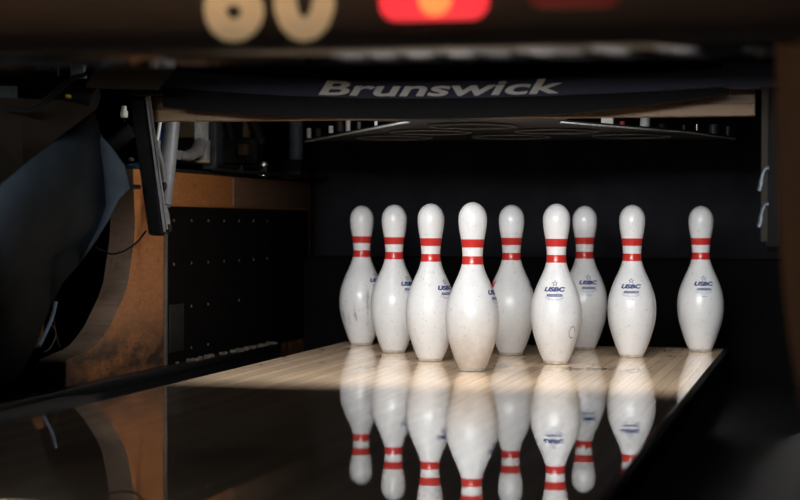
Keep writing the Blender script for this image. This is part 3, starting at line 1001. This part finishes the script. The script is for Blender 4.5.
for px, py in ((51, 62), (46, 73), (54, 73), (52, 69)):
    q = on_y(px, py, -0.103)
    pbm.tube([q, q + Vector((0, 0.004, 0))], 0.0045, 10, mi=1)
pbm.build('perforated_bracket', [M['darksteel'], M['black']], mf, smooth=0.5)
for k, off in enumerate((0, 4)):
    pts = [on_y(-20, 105 + off, -0.88), on_y(8, 108 + off * .6, -0.88), on_y(30, 107 + off, -0.86), on_y(45, 99 + off, -0.84), on_y(60, 86 + off, -0.80), on_y(74, 77 + off * .5, -0.76), on_y(86, 73 + off * .3, -0.70), on_y(90, 60, -0.66)]
    tag(MB().tube(smooth_path(pts), 0.0035, 8).build('cable', M['cable'], smooth=1), ('upper black cable looping over the brown sheet panel', 'lower black cable looping over the brown sheet panel')[k], 'cable')
q = on_y(66, 96, -0.74)
tag(MB().tube([q, q + Vector((0.010, 0, -0.001))], 0.003, 8).build('cable_tip', M['yellow']), 'tiny yellow cable tip at the brown sheet panel corner', 'connector')
q = on_y(124, 113, -0.2)
cn = MB().lathe([(0.006, -0.011), (0.0085, -0.009), (0.0085, 0.004), (0.006, 0.006), (0.006, 0.014), (0.004, 0.016)], 14, c=q).build('plug', M['whitep'], smooth=0.6)
tag(cn, 'small white plug among the dark machinery beside the black arm', 'connector')
MB().lathe([(0.003, -0.02), (0.003, -0.011)], 8, c=q).build('plug_wire', M['cable'], cn)
q = on_y(112, 133, 0.0)
MB().tube([on_y(106, 150, 0.0), on_y(132, 130, 0.0)], 0.018, 12).build('frame_tube', M['machine'], mf)
q = on_x(131, 161, -0.79)
tag(MB().lathe([(0.006, 0), (0.008, 0.004), (0.004, 0.008)], 12, c=q).build('knob', M['beige']), 'small brass coloured knob above the short blue strap end', 'knob')
# hoses and orange cloth in the gap under the cover
for k, pts in enumerate((((56, 302), (52, 318), (46, 332), (39, 346)), ((53, 306), (54, 322), (57, 338), (60, 347)), ((50, 322), (56, 334), (50, 348), (44, 352)))):
    P_ = [on_x(px, py, -0.86) for px, py in pts]
    tag(MB().tube(smooth_path(P_), (0.0045, 0.0015, 0.0015)[k], 8).build(('hose', 'wire', 'wire')[k], M[('hose', 'beige', 'beige')[k]], smooth=1),
        ('blue grey hose hanging in the gap under the cover', 'thin pale wire nearest the curved plywood edge', 'thin pale wire crossing the blue grey hose')[k], ('hose', 'wire', 'wire')[k])
P_ = [on_x(px, py, -0.90) for px, py in ((36, 320), (45, 318), (42, 345), (32, 350))]
tag(MB().prism(P_, (-0.02, 0, 0)).build('orange_block', M['orange'], bevel=0.003), 'orange brown block low in the gap under the cover', 'block')

# ------------------------------------------------------------------ masking unit with the lane number
MY = -2.050
mk = empty('masking_unit', (0, MY, 0.55), 'brown masking panel with tan lane number 60 and red indicator lamps hung across the lane', 'masking unit')
MB().box((-1.3, MY, 0.532), (0.92, MY + 0.03, 2.75)).build('front_panel', M['brown'], mk, bevel=0.003)  # top made taller to stop light leaking over it
MB().box((-1.3, MY - 0.05, 0.528), (0.92, MY + 0.14, 0.532)).build('bottom_trim', M['trim'], mk, bevel=0.002)  # front lip added to shade the lane just below
LAMP_Y, LAMP_Z = -1.86, 0.622
LIP_Y, LIP_Z = -1.70, 0.554
MB().box((-1.3, MY + 0.10, LIP_Z - 0.006), (0.92, LIP_Y, LIP_Z)).build('lamp_tray', M['black'], mk, smooth=0)
MB().prism([(-1.3, MY + 0.03, 0.70), (-1.3, -1.60, 0.613), (-1.3, -1.60, 0.623), (-1.3, MY + 0.03, 0.72)], (2.22, 0, 0)).build('lamp_baffle', M['black'], mk, smooth=0)  # unseen baffle added to keep pin light off the sweep bar
for body, px, w in (('6', 234.5, 0.073), ('0', 305, 0.075)):
    c_ = on_y(px, 42, MY)
    vs, fs = fit_text(body, w, 0.112, bold=0.05)
    b = MB(); nn = len(vs)
    top = [(c_.x + u, MY - 0.003, c_.z + v) for u, v in vs]; bot = [(c_.x + u, MY + 0.001, c_.z + v) for u, v in vs]
    b.add(top, fs)
    b.build('numeral', M['digit'], mk, fix=False, smooth=0)


def rounded(px0, px1, pyb, h, r, y, dy, name, mat, parent):
    a = on_y(px0, pyb, y); c = on_y(px1, pyb, y)
    x0, x1, z0 = a.x, c.x, (a.z + c.z) / 2
    z1 = z0 + h
    pts = []
    for cx, cz, s in ((x0 + r, z0 + r, PI), (x1 - r, z0 + r, 1.5 * PI), (x1 - r, z1 - r, 0), (x0 + r, z1 - r, 0.5 * PI)):
        for k in range(7):
            t = s + k / 6 * PI / 2
            pts.append((cx + r * math.cos(t), y, cz + r * math.sin(t)))
    return MB().prism(pts, (0, dy, 0)).build(name, mat, parent, bevel=0.002, smooth=0.5)


rl = rounded(379, 488, 20, 0.085, 0.020, MY - 0.006, 0.007, 'indicator_lamp', M['lens'], mk)
tag(rl, 'glowing red lamp')
q = on_y(435, -1, MY - 0.008)
MB().lathe([(0.019, 0.0), (0.017, 0.003), (0.010, 0.005), (0.001, 0.006)], 24).build('bulb_glow', M['bulb'], rl)
bg = [o for o in rl.children][0]
bg.rotation_euler = (PI / 2, 0, 0)
bg.location = q - world_loc(rl)
rd2 = rounded(527, 622, 8, 0.085, 0.020, MY - 0.006, 0.007, 'indicator_lamp', M['lens_dim'], mk)
tag(rd2, 'unlit dark red lamp')
# brown post at the lane divider
pe = [(775, 40), (776, 120), (778, 200), (781, 255), (785, 305), (790, 345), (796, 380), (801, 410)]  # curved edge stands in for the post's lower end fading into shade
pp = [on_y(px, py, MY) for px, py in pe]
pl = [Vector((p.x, MY, p.z)) for p in pp] + [Vector((0.90, MY, pp[-1].z)), Vector((0.90, MY, pp[0].z))]
MB().prism(pl, (0, 0.03, 0)).build('side_post', M['brownpost'], mk, smooth=0.5)
MB().box((0.766, MY + 0.002, -0.135), (0.895, MY + 0.028, pp[-1].z)).build('post_foot', M['black'], mk, smooth=0)

# ------------------------------------------------------------------ lights
def area(name, loc, target, sx, sy, watts, col=(1, 1, 1), spread=None):
    l = bpy.data.lights.new(name, 'AREA'); l.shape = 'RECTANGLE'
    l.size = sx; l.size_y = sy; l.energy = watts; l.color = col
    if spread:
        l.spread = spread
    o = bpy.data.objects.new(name, l); COL.objects.link(o)
    o.location = loc
    o.rotation_euler = (Vector(target) - Vector(loc)).to_track_quat('-Z', 'Y').to_euler()
    return o


area('pin_light', (0.12, LAMP_Y, LAMP_Z), (0.10, 0.6, 0.16), 1.50, 0.022, 3.6, (0.97, 0.985, 1.0), math.radians(42))
area('deck_light', (0.0, -0.200, 0.750), (0.0, -0.150, 0.0), 0.96, 0.08, 4.6, (1.0, 0.97, 0.93))
area('panel_fill', (0.2, -2.20, 2.5), (0.2, -2.09, 0.60), 1.5, 0.04, 165, (1.0, 0.88, 0.74))  # unseen lamp added close over the masking panel to brighten it

w = bpy.data.worlds.new('world'); SC.world = w
w.use_nodes = True
w.node_tree.nodes['Background'].inputs[0].default_value = (0.85, 0.92, 1.0, 1)
w.node_tree.nodes['Background'].inputs[1].default_value = 0.06

# ------------------------------------------------------------------ camera object and view
cam = bpy.data.cameras.new('camera')
cam.sensor_width = 36.0
cam.lens = FPX * 36.0 / 800
cam.clip_start = 0.05
cam.dof.use_dof = True
cam.dof.focus_distance = 4.30
cam.dof.aperture_fstop = 3.3
co = bpy.data.objects.new('camera', cam); COL.objects.link(co)
co.matrix_world = Matrix.Translation(CAM) @ RM.to_4x4()
SC.camera = co
SC.view_settings.view_transform = 'Standard'
SC.view_settings.look = 'None'
SC.view_settings.exposure = 0.0
SC.view_settings.gamma = 1.0
SC.view_settings.use_curve_mapping = False
try:
    SC.cycles.use_denoising = True
    SC.cycles.max_bounces = 10
    SC.cycles.use_light_tree = False
    SC.cycles.use_adaptive_sampling = False
except Exception:
    pass
